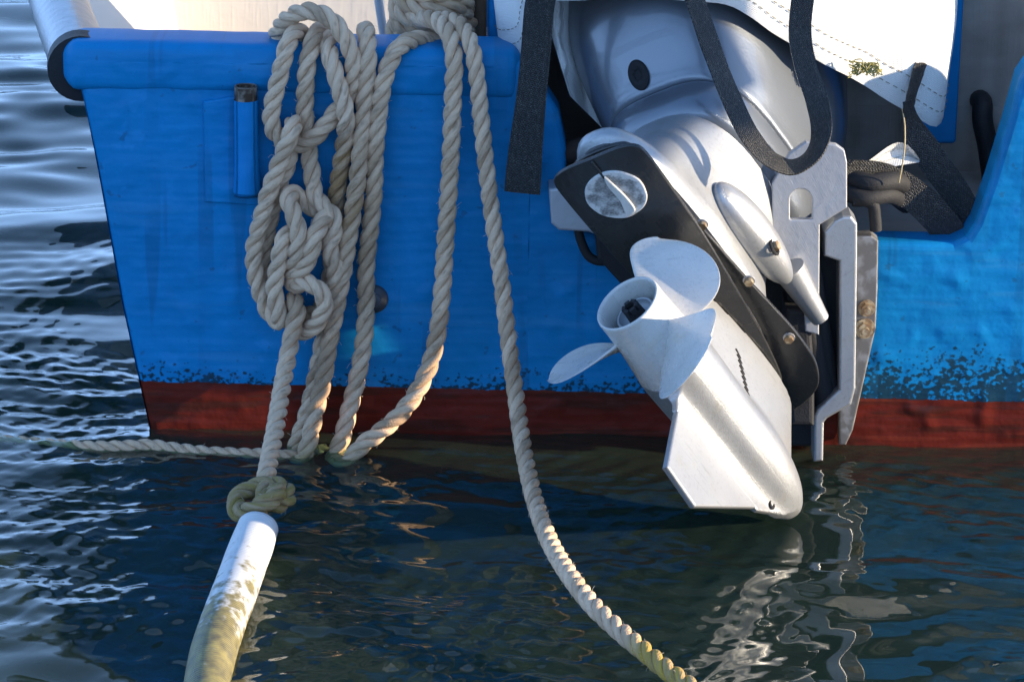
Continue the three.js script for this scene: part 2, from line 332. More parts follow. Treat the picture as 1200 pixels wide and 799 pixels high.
  { const a0 = atZ(449, 40, -0.5), a1 = atZ(434, -60, -0.5); mesh('stanchion', tube([a0, a0.clone().lerp(a1, 0.5), a1], 0.0075, 10, 14), std({ color: rgb(0.55, 0.56, 0.58), roughness: 0.4, metalness: 0.3 }), boat); }
  pole(578, -0.16, 0.0105, bluePaint, 'mooring_post'); pole(562, -0.20, 0.012, std({ color: rgb(0.16, 0.10, 0.06), roughness: 0.8, bumpMap: tile(scuffT, 5), bumpScale: 0.003 }), 'mooring_post');
  // rod holder pipe on the transom
  {
    const t0 = atZ(287, 102, 0.03), t1 = atZ(287, 229, 0.022), ln = t0.y - t1.y;
    const rusty = tex(128, 128, (u, v) => { const a = fbm(u * 6, v * 6, 2, 4); const k = smooth(-0.1, 0.25, a); return [lerp(0.06, 0.30, k), lerp(0.035, 0.25, k), lerp(0.02, 0.2, k)]; }, true);
    const prof = [[0.0135, 0], [0.0165, 0], [0.0165, -0.02]].map((p) => new THREE.Vector2(...p));
    const body = new THREE.LatheGeometry([[0.0178, -0.021], [0.0178, -ln * 0.55], [0.0186, -ln * 0.8], [0.0205, -ln + 0.006], [0.019, -ln], [0.001, -ln - 0.001]].map((p) => new THREE.Vector2(...p)), 28);
    body.translate(t0.x, t0.y, 0.02); boxUV(body, 0.5);
    const pipe = mesh('rod_holder', body, bluePaint, boat);
    const lip = new THREE.LatheGeometry([[0.0135, -0.09], [0.0135, -0.001], [0.0145, 0], [0.0162, 0], [0.0168, -0.002], [0.0166, -0.024]].map((p) => new THREE.Vector2(...p)), 28);
    lip.translate(t0.x, t0.y, 0.02); boxUV(lip, 8); mesh('pipe_lip', lip, std({ map: rusty, roughness: 0.7, metalness: 0.3, side: THREE.DoubleSide }), pipe);
    const pad = slab([P(238, 118), P(272, 112), P(302, 112), P(304, 240), P(240, 236)].map((p) => p), -0.001, 0.004, 0.0035, 3); hullUV(pad); mesh('backing_pad', pad, hullPaint, boat);
  }
  // through-hull drain behind the ropes, and the port side bracket foot
  { const p = atZ(438, 350, 0); const c = new THREE.LatheGeometry([[0.001, 0.016], [0.010, 0.016], [0.012, 0.014], [0.013, 0.010], [0.02, 0.008], [0.022, 0.0], [0.022, -0.002]].map((q) => new THREE.Vector2(...q)), 24); c.rotateX(Math.PI / 2); c.translate(p.x, p.y, 0); boxUV(c, 4); mesh('drain_fitting', c, std({ color: rgb(0.10, 0.10, 0.11), roughness: 0.5, metalness: 0.5 }), boat); }
}

// ------------------------------------------------------------------ outboard motor
// axes of the tilted, steered motor found from the photograph: x across, y up the leg, z aft
const cq = camera.quaternion;
const F0 = V(0.525, -0.680, -0.511), D0 = V(-0.127, -0.657, 0.742), TURN = 0.062;
const Fwd = F0.clone().addScaledVector(D0, -TURN).applyQuaternion(cq).normalize(), Dn0 = D0.clone().addScaledVector(F0, TURN).applyQuaternion(cq);
const Aft = Fwd.clone().negate(), Up = Dn0.clone().negate(); Up.addScaledVector(Aft, -Up.dot(Aft)).normalize();
const Side = Up.clone().cross(Aft).normalize();
const motorAt = atZ(735, 355, 0.5);
const motor = thing('outboard_motor', 'silver outboard motor tilted up on the transom with white propeller', 'outboard motor');
motor.matrixAutoUpdate = true; motor.position.copy(motorAt);
motor.quaternion.setFromRotationMatrix(new THREE.Matrix4().makeBasis(Side, Up, Aft)); motor.updateMatrixWorld(true);
const inv = motor.matrixWorld.clone().invert();
const mray = (px, py) => [eye.clone().applyMatrix4(inv), dirOf(px, py).transformDirection(inv)];
const mX = (px, py, x) => { const [o, d] = mray(px, py); return o.addScaledVector(d, (x - o.x) / d.x); };
const mY = (px, py, y) => { const [o, d] = mray(px, py); return o.addScaledVector(d, (y - o.y) / d.y); };
const mLoc = (p) => p.clone().applyMatrix4(inv);
const silverB = tile(grainT, 6);
const silverT = tex(512, 512, (u, v) => { const a = fbm(u * 5, v * 5, 7.1, 5), pit = smooth(0.34, 0.44, N(u * 80, v * 80, 2.2)), scr = smooth(0.40, 0.48, N(u * 6 + 0.4 * v, v * 110, 5.5)) * smooth(0.0, 0.3, N(u * 4, v * 4, 9)), salt = smooth(0.12, 0.35, fbm(u * 9, v * 9, 17.1, 4)); let c = [0.92 + 0.16 * a, 0.92 + 0.16 * a, 0.92 + 0.14 * a]; c = c.map((q, i) => lerp(q, [0.86, 0.80, 0.66][i], salt * 0.35)); c = c.map((q) => q * (1 - 0.10 * pit) * (1 - 0.14 * scr)); return c; }, true);
const silver = std({ map: tile(silverT, 2.6), color: rgb(0.44, 0.445, 0.45), metalness: 0.6, roughness: 0.42, bumpMap: silverB, bumpScale: 0.0003, clearcoat: 0.15, clearcoatRoughness: 0.3 });
const darkPlate = std({ color: rgb(0.034, 0.033, 0.032), metalness: 0.1, roughness: 0.55, roughnessMap: tile(scuffT, 4), bumpMap: tile(scuffT, 6), bumpScale: 0.0006 });
const blackM = std({ color: rgb(0.012, 0.012, 0.014), roughness: 0.75, bumpMap: tile(grainT, 12), bumpScale: 0.0008 });
const propM = std({ map: tile(silverT, 3.4), color: rgb(0.66, 0.635, 0.59), roughness: 0.34, metalness: 0.05, roughnessMap: tile(scuffT, 5), clearcoat: 0.2, clearcoatRoughness: 0.2, bumpMap: tile(grainT, 8), bumpScale: 0.0003 });
propM.roughness = 0.6;
const cowlM = std({ color: rgb(0.165, 0.185, 0.215), metalness: 0.45, roughness: 0.32, clearcoat: 0.7, clearcoatRoughness: 0.08, bumpMap: tile(grainT, 3), bumpScale: 0.0002 });
const galv = std({ color: rgb(0.42, 0.42, 0.43), metalness: 0.4, roughness: 0.5, bumpMap: tile(scuffT, 8), bumpScale: 0.0008 });
const brassT = tex(128, 128, (u, v) => { const k = smooth(-0.15, 0.25, fbm(u * 7, v * 7, 4, 4)); return [lerp(0.30, 0.50, k), lerp(0.19, 0.41, k), lerp(0.10, 0.27, k)]; }, true);
const boltM = std({ map: brassT, metalness: 0.5, roughness: 0.45 });

// gearcase: torpedo, strut and skeg root in one smooth casting
const NOSE = -0.461;
{
  const f = (x, y, z) => {
    // torpedo
    const t = clamp((z - NOSE) / 0.17), rad = 0.052 * Math.pow(Math.sin(t * Math.PI / 2), 0.42) + (z > -0.25 ? 0.003 * smooth(-0.25, -0.13, z) : 0);
    let d = Math.hypot(x, y) - rad; d = Math.max(d, -(z - NOSE), z + 0.118);
    // strut, an aerofoil in plan
    const zl = lerp(-0.438, -0.428, clamp(y / 0.17)), zt = lerp(-0.14, -0.09, clamp(y / 0.17)), c = clamp((z - zl) / (zt - zl));
    const th = 0.027 * Math.pow(Math.sin(Math.PI * Math.pow(c, 0.62)), 0.75) + 0.001;
    const s = Math.max(Math.abs(x) - th, zl - z, z - zt, y - 0.172, -y) * 0.9;
    d = smin(d, s, 0.022);
    // root of the skeg
    const k = Math.max(Math.abs(x) - 0.0055, -y - 0.085, y, z + 0.135, (-0.418 + 1.37 * Math.max(0, -y - 0.04) - z) * 0.6) * 0.95;
    return smin(d, k, 0.020);
  };
  const g = sdfMesh(f, [-0.075, -0.1, -0.475], [0.075, 0.185, -0.08], 0.0036); boxUV(g, 1);
  const gear = mesh('gearcase', g, silver, motor);
  // skeg blade
  const sk = [[794, 470], [779, 548], [812, 595], [917, 610]].map((a) => mX(...a, 0));
  const zy = [[-0.40, -0.02], [sk[3].z + 0.012, sk[3].y + 0.012], ...[sk[2], sk[1], sk[0]].map((p) => [p.z, p.y]), [sk[0].z, -0.03]];
  const g2 = slab(zy, -0.005, 0.005, 0.0032, 3); g2.rotateY(-Math.PI / 2); // x,y -> z,y
  // rotateY(-90): x -> z, z -> -x
  boxUV(g2, 1); mesh('skeg', g2, silver, motor);
  // water intake slots
  for (let i = 0; i < 8; i++) {
    const p = mX(867 + i * 1.3, 414 + i * 6.4, 0.026), s = new RoundedBoxGeometry(0.005, 0.0036, 0.0165, 2, 0.0012); s.rotateX(-0.45);
    let x = 0.06; for (let q = 0; q < 60; q++) x -= f(x, p.y, p.z) * 0.7; s.translate(x - 0.0015, p.y, p.z);
    mesh('intake_slot', s, blackM, gear);
  }
  // nose plug
  const np = mX(913, 588, 0.02); let nx = 0.06; for (let q = 0; q < 60; q++) nx -= f(nx, np.y, np.z) * 0.7; const c = new THREE.TorusGeometry(0.0055, 0.0022, 10, 20); c.rotateY(Math.PI / 2); c.translate(nx, np.y, np.z); boxUV(c, 5); mesh('oil_plug', c, blackM, gear);
}
// plates
{
  const flat = (pts, y0, y1, bev = 0.002) => { const g = slab(pts.map(([x, z]) => [x, -z]), y0, y1, bev, 3); g.rotateX(-Math.PI / 2); return g; }; // shape (x,-z) extruded along y
  const half = [[0.0, 0.118], [0.040, 0.118], [0.062, 0.112], [0.0710, 0.095], [0.0705, 0.03], [0.066, -0.06], [0.059, -0.14], [0.046, -0.26], [0.026, -0.365], [0.0, -0.39]];
  const full = [...half, ...half.slice(1, -1).reverse().map(([x, z]) => [-x, z])].reverse();
  const g = flat(smoothPoly(full, 110, 0.4), 0.173, 0.180); boxUV(g, 1); const plate = mesh('cavitation_plate', g, darkPlate, motor);
  const half2 = [[0.0, 0.108], [0.04, 0.102], [0.052, 0.075], [0.053, 0.0], [0.058, -0.10], [0.064, -0.19], [0.0745, -0.31], [0.072, -0.38], [0.050, -0.428], [0.0, -0.452]];
  const full2 = [...half2, ...half2.slice(1, -1).reverse().map(([x, z]) => [-x, z])].reverse();
  const g2 = flat(smoothPoly(full2, 110, 0.4), 0.199, 0.206); boxUV(g2, 1); mesh('splash_plate', g2, darkPlate, motor);
  // web between the plates
  const web = []; for (const y of [0.176, 0.203]) { const r = []; for (let i = 0; i < 48; i++) { const a = -i / 48 * 2 * Math.PI; r.push(V(0.045 * Math.sign(Math.cos(a)) * Math.pow(Math.abs(Math.cos(a)), 0.8), y, -0.13 + 0.225 * Math.sin(a))); } web.push(r); }
  const wg = loft(web); boxUV(wg, 1); mesh('plate_web', wg, silver, motor);
  // round worn anode patch on the underside
  const ac = mY(722, 227, 0.173);
  const anodeT = tex(256, 256, (u, v) => { const a = fbm(u * 6, v * 6, 3, 4), r = Math.hypot(u - 0.5, v - 0.5) * 2, e = smooth(0.75, 0.95, r + a * 0.3), k = clamp(0.30 + smooth(-0.2, 0.3, a) * 0.45 + 0.25 * N(u * 30, v * 30, 5) + e * 0.55); return [lerp(0.04, 0.66, k), lerp(0.04, 0.65, k), lerp(0.04, 0.62, k)]; }, true);
  const ring = []; for (let i = 0; i < 64; i++) { const a = i / 64 * 2 * Math.PI, r = 0.043 * (1 + 0.03 * N(Math.cos(a) * 2, Math.sin(a) * 2, 4)); ring.push([r * Math.cos(a), r * Math.sin(a)]); }
  const ag = slab(ring, 0, 0.004, 0.0015, 2); { const p = ag.attributes.position, uv = new Float32Array(p.count * 2); for (let i = 0; i < p.count; i++) { uv[2 * i] = p.getX(i) / 0.088 + 0.5; uv[2 * i + 1] = p.getY(i) / 0.088 + 0.5; } ag.setAttribute('uv', new THREE.BufferAttribute(uv, 2)); }
  ag.rotateX(Math.PI / 2); ag.translate(ac.x, 0.1735, ac.z); const an = mesh('anode', ag, std({ map: anodeT, roughness: 0.6 }), plate);
  const fin = new RoundedBoxGeometry(0.004, 0.005, 0.034, 2, 0.0015); fin.translate(ac.x + 0.002, 0.1715, 0.098); boxUV(fin, 1); mesh('plate_ridge', fin, darkPlate, plate);
  const stub = slab(smoothPoly([[-0.007, -0.036], [0.008, -0.034], [0.010, -0.01], [0.006, 0.02], [0.002, 0.038], [-0.003, 0.02], [-0.002, -0.01]], 40), 0, 0.004, 0.0012, 2); stub.rotateX(Math.PI / 2); stub.translate(ac.x + 0.003, 0.1698, ac.z); boxUV(stub, 10); mesh('tab_stub', stub, std({ color: rgb(0.68, 0.67, 0.62), roughness: 0.7, bumpMap: tile(grainT, 4), bumpScale: 0.001 }), an);
  // bolts along the splash plate
  for (const [px, py] of [[823, 262], [878, 328], [925, 395]]) {
    const p = mY(px, py, 0.199), b = new THREE.CylinderGeometry(0.0068, 0.0068, 0.007, 6); b.translate(p.x, 0.195, p.z); const w = new THREE.CylinderGeometry(0.0088, 0.0088, 0.002, 18); w.translate(p.x, 0.1982, p.z);
    const o = mesh('bolt', boxUV(b.toNonIndexed(), 12), boltM, motor); mesh('washer', boxUV(w, 12), galv, o);
  }
}
// propeller
{
  const prop = mesh('propeller', new THREE.BufferGeometry(), propM, motor);
  const lp = (a) => a.map((p) => new THREE.Vector2(...p));
  // hub: lathe about z; profile [radius, z]; open exhaust end at z = 0
  const hub = new THREE.LatheGeometry(lp([[0.0405, -0.11], [0.041, -0.02], [0.0425, -0.004], [0.0445, 0.0005], [0.047, 0.0], [0.0478, -0.004], [0.0475, -0.02], [0.0495, -0.07], [0.053, -0.105], [0.0545, -0.122], [0.05, -0.124]]), 64);
  hub.rotateX(Math.PI / 2); boxUV(hub, 1); prop.geometry = hub; propM.side = THREE.DoubleSide;
  const inner = new THREE.LatheGeometry(lp([[0.001, -0.03], [0.012, -0.03], [0.014, -0.03], [0.0235, -0.029], [0.0245, -0.021], [0.0265, -0.020], [0.0285, -0.021], [0.029, -0.026], [0.029, -0.11]]), 40); inner.rotateX(Math.PI / 2); boxUV(inner, 1);
  mesh('inner_hub', inner, std({ color: rgb(0.32, 0.33, 0.34), roughness: 0.5, metalness: 0.3 }), prop);
  for (let i = 0; i < 3; i++) { const r = new RoundedBoxGeometry(0.018, 0.005, 0.075, 2, 0.0015); r.translate(0.0335, 0, -0.072); r.rotateZ(i * 2 * Math.PI / 3 + 0.5); boxUV(r, 1); mesh('hub_rib', r, propM, prop); }
  const nut = new THREE.CylinderGeometry(0.0125, 0.0135, 0.016, 6); nut.rotateX(Math.PI / 2); nut.translate(0, 0, -0.022); const nutO = mesh('nut', boxUV(nut.toNonIndexed(), 8), blackM, prop);
  for (let i = 0; i < 6; i++) { const t = new RoundedBoxGeometry(0.0055, 0.0085, 0.011, 2, 0.001); t.translate(0.0095, 0, -0.011); t.rotateZ(i * Math.PI / 3); boxUV(t, 8); mesh('nut_castle', t, blackM, nutO); }
  // blades
  const R0 = 0.044, R1 = 0.150, ns = 26, nc = 22, PITCHM = 0.30;
  const blade = (th0) => {
    const up = [], dn = [];
    for (let j = 0; j <= ns; j++) {
      const s = Math.sin(j / ns * Math.PI / 2), r = R0 + (R1 - R0) * s;
      // angular extent (radians): leading edge sweeps back at the tip, trailing edge runs nearly straight
      const tip = 0.20, lead = tip - (tip + 0.60 + 0.16 * s) * Math.sqrt(Math.max(0, 1 - Math.pow(s, 3.4))), trail = tip + (0.50 - tip) * Math.pow(Math.max(0, 1 - Math.pow(s, 10)), 0.5) + 0.02 * s;
      const row = [], row2 = [];
      for (let i = 0; i <= nc; i++) {
        const c = i / nc, cc = 0.5 - 0.5 * Math.cos(Math.PI * c), th = lerp(lead, trail, cc), z = -0.062 + th * PITCHM / (2 * Math.PI) * 1.0 + 0.018 * s * s + 0.006 * cc * cc * s;
        const thick = (0.0066 * (1 - s) + 0.0017) * Math.pow(Math.max(0, Math.sin(Math.PI * clamp(c, 0.004, 0.996))), 0.5) * (s > 0.96 ? Math.sqrt((1 - s) / 0.04 + 0.02) : 1) * 0.5;
        const a = th0 + th, tx = -Math.sin(a), ty = Math.cos(a), tilt = Math.atan(PITCHM / (2 * Math.PI * r));
        const n = V(-tx * Math.sin(tilt), -ty * Math.sin(tilt), Math.cos(tilt)), p = V(r * Math.cos(a), r * Math.sin(a), z);
        row.push(p.clone().addScaledVector(n, thick)); row2.push(p.clone().addScaledVector(n, -thick));
      }
      up.push(row); dn.push(row2);
    }
    const rings = up.map((r, j) => [...r, ...dn[j].slice().reverse()]);
    return loft(rings, true, true);
  };
  for (let i = 0; i < 3; i++) { const g = blade(1.22 + i * 2 * Math.PI / 3); boxUV(g, 1); mesh('blade', g, propM, prop); }
}
// exhaust housing, lower cowl and cowl
const superRing = (y, aft, front, hw, n = 3, cnt = 56) => { const r = [], zc = (aft + front) / 2, hl = (aft - front) / 2; for (let i = 0; i < cnt; i++) { const a = -i / cnt * 2 * Math.PI, c = Math.cos(a), s = Math.sin(a); r.push(V(hw * Math.sign(c) * Math.pow(Math.abs(c), 2 / n), y, zc + hl * Math.sign(s) * Math.pow(Math.abs(s), 2 / n))); } return r; };
function ringLoft(keys, sub = 6, n = 3) {   // keys [y, aft, front, halfwidth], smoothed
  const c = keys.map((k) => k), rings = [];
  const cr = (i, t, q) => { const p = (j) => c[clamp(j, 0, c.length - 1)][q], a = p(i - 1), b = p(i), d = p(i + 1), e = p(i + 2); return b + 0.5 * t * (d - a + t * (2 * a - 5 * b + 4 * d - e + t * (3 * (b - d) + e - a))); };
  for (let i = 0; i < c.length - 1; i++) for (let s = 0; s < sub; s++) rings.push(superRing(...[0, 1, 2, 3].map((q) => cr(i, s / sub, q)), n));
  rings.push(superRing(...c[c.length - 1].slice(0, 4), n)); return loft(rings);
}
{
  const g = ringLoft([[0.206, 0.112, -0.325, 0.060], [0.215, 0.122, -0.325, 0.066], [0.232, 0.118, -0.320, 0.068], [0.248, 0.085, -0.310, 0.068], [0.275, 0.050, -0.300, 0.070], [0.315, 0.020, -0.298, 0.076], [0.36, -0.005, -0.305, 0.086], [0.40, -0.022, -0.315, 0.096], [0.43, -0.035, -0.315, 0.098]], 6, 2.6);
  boxUV(g, 1); const housing = mesh('exhaust_housing', g, silver, motor);
  const g2 = ringLoft([[0.385, -0.045, -0.325, 0.085], [0.395, -0.022, -0.34, 0.102], [0.415, -0.012, -0.352, 0.112], [0.440, -0.012, -0.362, 0.118], [0.452, -0.016, -0.362, 0.118], [0.4535, -0.026, -0.35, 0.108]], 6, 3.2);
  boxUV(g2, 1); mesh('lower_cowl', g2, cowlM, motor);
  const g4 = ringLoft([[0.450, -0.022, -0.355, 0.113], [0.4605, -0.022, -0.355, 0.113]], 2, 3.2); boxUV(g4, 1); mesh('cowl_seal', g4, blackM, motor);
  const g3 = ringLoft([[0.4565, -0.03, -0.345, 0.105], [0.458, -0.014, -0.363, 0.119], [0.475, 0.004, -0.37, 0.125], [0.52, 0.052, -0.385, 0.137], [0.58, 0.098, -0.40, 0.15], [0.66, 0.12, -0.41, 0.158], [0.76, 0.115, -0.40, 0.156], [0.86, 0.08, -0.37, 0.14], [0.90, 0.03, -0.33, 0.115], [0.912, -0.06, -0.25, 0.05]], 6, 3.0);
  boxUV(g3, 1); const cowl = mesh('cowl', g3, cowlM, motor);
  // rubber grommet on the aft face of the cowl
  const gp = mY(763, 112, 0.468); const gr = new THREE.TorusGeometry(0.0105, 0.0055, 12, 28); gr.scale(1, 1.45, 0.8); gr.rotateX(0.78); gr.translate(gp.x, 0.476, 0.008); boxUV(gr, 6); mesh('grommet', gr, blackM, cowl);
  const plug = new THREE.SphereGeometry(0.011, 18, 12); plug.scale(1, 1.4, 0.35); plug.rotateX(0.78); plug.translate(gp.x, 0.475, 0.004); boxUV(plug, 6); mesh('grommet_plug', plug, blackM, cowl);
  // mount cover boss on the starboard side of the housing
  const bf = (x, y, z) => { const t = clamp((z + 0.29) / 0.22), e = Math.hypot((x - 0.075) / 0.030, (y - 0.278) / lerp(0.026, 0.040, t), (z + 0.185) / 0.105); return (e - 1) * 0.026; };
  const bg = sdfMesh(bf, [0.035, 0.22, -0.31], [0.12, 0.335, -0.06], 0.003); boxUV(bg, 1); const boss = mesh('mount_cover', bg, silver, motor);
  const bp = mX(908, 289, 0.100), nb = new THREE.CylinderGeometry(0.0075, 0.0075, 0.01, 6); nb.rotateZ(Math.PI / 2); nb.translate(0.1015, bp.y, bp.z); mesh('mount_bolt', boxUV(nb.toNonIndexed(), 12), boltM, boss);
  const rg = new THREE.TorusGeometry(0.011, 0.0025, 8, 20); rg.rotateY(Math.PI / 2); rg.translate(0.0995, bp.y, bp.z); mesh('bolt_recess', boxUV(rg, 5), blackM, boss);
  const tp0 = mX(925, 315, 0.075), tp1 = mX(962, 374, 0.075); mesh('mount_tail', tube([tp0, tp0.clone().lerp(tp1, 0.5), tp1], (t) => 0.024 * (1 - 0.45 * t), 16, 22), silver, motor);
}
// clamp and swivel brackets, fixed to the transom
{
  const toLocal = (g) => { g.applyMatrix4(inv); g.computeVertexNormals(); return g; };
  const PZ = (z) => ([px, py]) => { const p = atZ(px, py, z); return [p.x, p.y]; };
  // swivel bracket plate with its slot
  const arch = []; for (let i = 0; i <= 14; i++) { const a = Math.PI * i / 14; arch.push([939 + 13 * Math.cos(a), 234 - 13 * Math.sin(a)]); } arch.push([926, 256], [928, 257], [950, 257], [952, 256]);
  let g = slab([[905, 215], [925, 180], [945, 166], [980, 169], [990, 176], [993, 190], [993, 243], [961, 263], [960, 392], [944, 388], [940, 320], [905, 300]].map(PZ(0.13)), 0.118, 0.132, 0.002, 3, [arch.map(PZ(0.13))]);
  mesh('swivel_bracket', boxUV(toLocal(toCreasedNormals(g, 0.6)), 1), galv, motor);
  // starboard clamp arm
  g = slab([[966, 272], [978, 258], [988, 253], [998, 253], [1005, 262], [1005, 300], [1003, 455], [998, 474], [970, 490], [966, 495], [965, 540], [954, 541], [954, 488], [958, 480], [983, 456], [984, 306], [966, 300]].map(PZ(0.10)), 0.045, 0.102, 0.004, 3);
  mesh('clamp_arm', boxUV(toLocal(toCreasedNormals(g, 0.6)), 1), silver, motor);
  g = slab([[1003, 277], [1022, 276], [1030, 282], [1029, 340], [1027, 385], [1000, 505], [992, 522], [984, 522], [984, 300]].map(PZ(0.035)), 0.002, 0.034, 0.003, 3);
  const flangeT = tex(256, 256, (u, v) => { const a = fbm(u * 8, v * 8, 5, 4); const k = smooth(-0.1, 0.3, a); return [lerp(0.17, 0.30, k), lerp(0.16, 0.295, k), lerp(0.15, 0.295, k)]; }, true);
  const flangeM = std({ map: tile(flangeT, 6), metalness: 0.4, roughness: 0.5 });
  const flange = mesh('clamp_flange', boxUV(toLocal(toCreasedNormals(g, 0.6)), 1), flangeM, motor);
  for (const [px, py, r] of [[1016, 361, 0.0095], [1014, 385, 0.0115]]) {
    const p = atZ(px, py, 0.036), b = new THREE.CylinderGeometry(r, r, 0.013, 6); b.rotateX(Math.PI / 2); b.rotateZ(0.3); b.translate(p.x, p.y, 0.041);
    const w = new THREE.CylinderGeometry(r * 1.35, r * 1.35, 0.004, 20); w.rotateX(Math.PI / 2); w.translate(p.x, p.y, 0.0355);
    const st = new THREE.CylinderGeometry(r * 0.5, r * 0.5, 0.02, 14); st.rotateX(Math.PI / 2); st.translate(p.x, p.y, 0.045);
    const bo = mesh('flange_bolt', boxUV(toLocal(b.toNonIndexed()), 12), boltM, motor); mesh('washer', boxUV(toLocal(toCreasedNormals(w, 0.6)), 12), boltM, bo); mesh('bolt_stud', boxUV(toLocal(toCreasedNormals(st, 0.6)), 12), boltM, bo);
  }
  // dark tilt gear between the brackets
  g = slab([[900, 250], [965, 262], [984, 300], [984, 455], [956, 480], [954, 520], [900, 520], [700, 300], [690, 215]].map(PZ(0.03)), 0.001, 0.045, 0.006, 3);
  mesh('tilt_housing', boxUV(toLocal(toCreasedNormals(g, 0.6)), 1), blackM, motor);
  for (const [x0, y0, x1, y1, r, m] of [[920, 270, 968, 470, 0.020, blackM], [945, 270, 975, 460, 0.013, blackM]]) mesh('tilt_ram', toLocal(tube([atZ(x0, y0, 0.09), atZ((x0 + x1) / 2, (y0 + y1) / 2, 0.08), atZ(x1, y1, 0.07)], r, 10, 18)), m, motor);
  g = slab([[922, 362], [950, 362], [955, 440], [955, 500], [926, 500], [920, 430]].map(PZ(0.13)), 0.03, 0.13, 0.008, 3);
  mesh('tilt_unit', boxUV(toLocal(toCreasedNormals(g, 0.6)), 1), blackM, motor);
  // port clamp bracket showing behind the plate
  g = slab([[643, 222], [668, 218], [760, 230], [760, 300], [690, 272], [655, 270], [646, 262]].map(PZ(0.06)), 0.002, 0.06, 0.004, 3);
  mesh('clamp_arm', boxUV(toLocal(toCreasedNormals(g, 0.6)), 1), galv, motor);
  mesh('hose_loop', toLocal(tube([[676, 262], [682, 285], [692, 302], [708, 306], [722, 300], [735, 280]].map(([a, b]) => atZ(a, b, 0.03)), 0.007, 30, 10)), blackM, motor);
  // steering and wiring bundle in the well
  mesh('cable_bundle', toLocal(tube([atZ(990, 205, 0.0), atZ(1020, 215, 0.02), atZ(1048, 212, 0.0), atZ(1075, 230, -0.1)], 0.015, 24, 12)), blackM, motor);
  mesh('cable_bundle', toLocal(tube([atZ(985, 222, 0.01), atZ(1012, 232, 0.03), atZ(1040, 228, 0.01), atZ(1062, 240, -0.08)], 0.013, 24, 12)), blackM, motor);
  mesh('cable_bundle', toLocal(tube([atZ(1000, 235, 0.03), atZ(1022, 238, 0.03), atZ(1026, 255, 0.03), atZ(1027, 270, 0.03)], 0.009, 24, 12)), blackM, motor);
  mesh('cable_bundle', toLocal(tube([atZ(640, 165, -0.1), atZ(665, 178, -0.03), atZ(690, 175, 0.0), atZ(720, 190, 0.02)], 0.018, 24, 12)), std({ color: rgb(0.035, 0.018, 0.012), roughness: 0.8 }), motor);
}

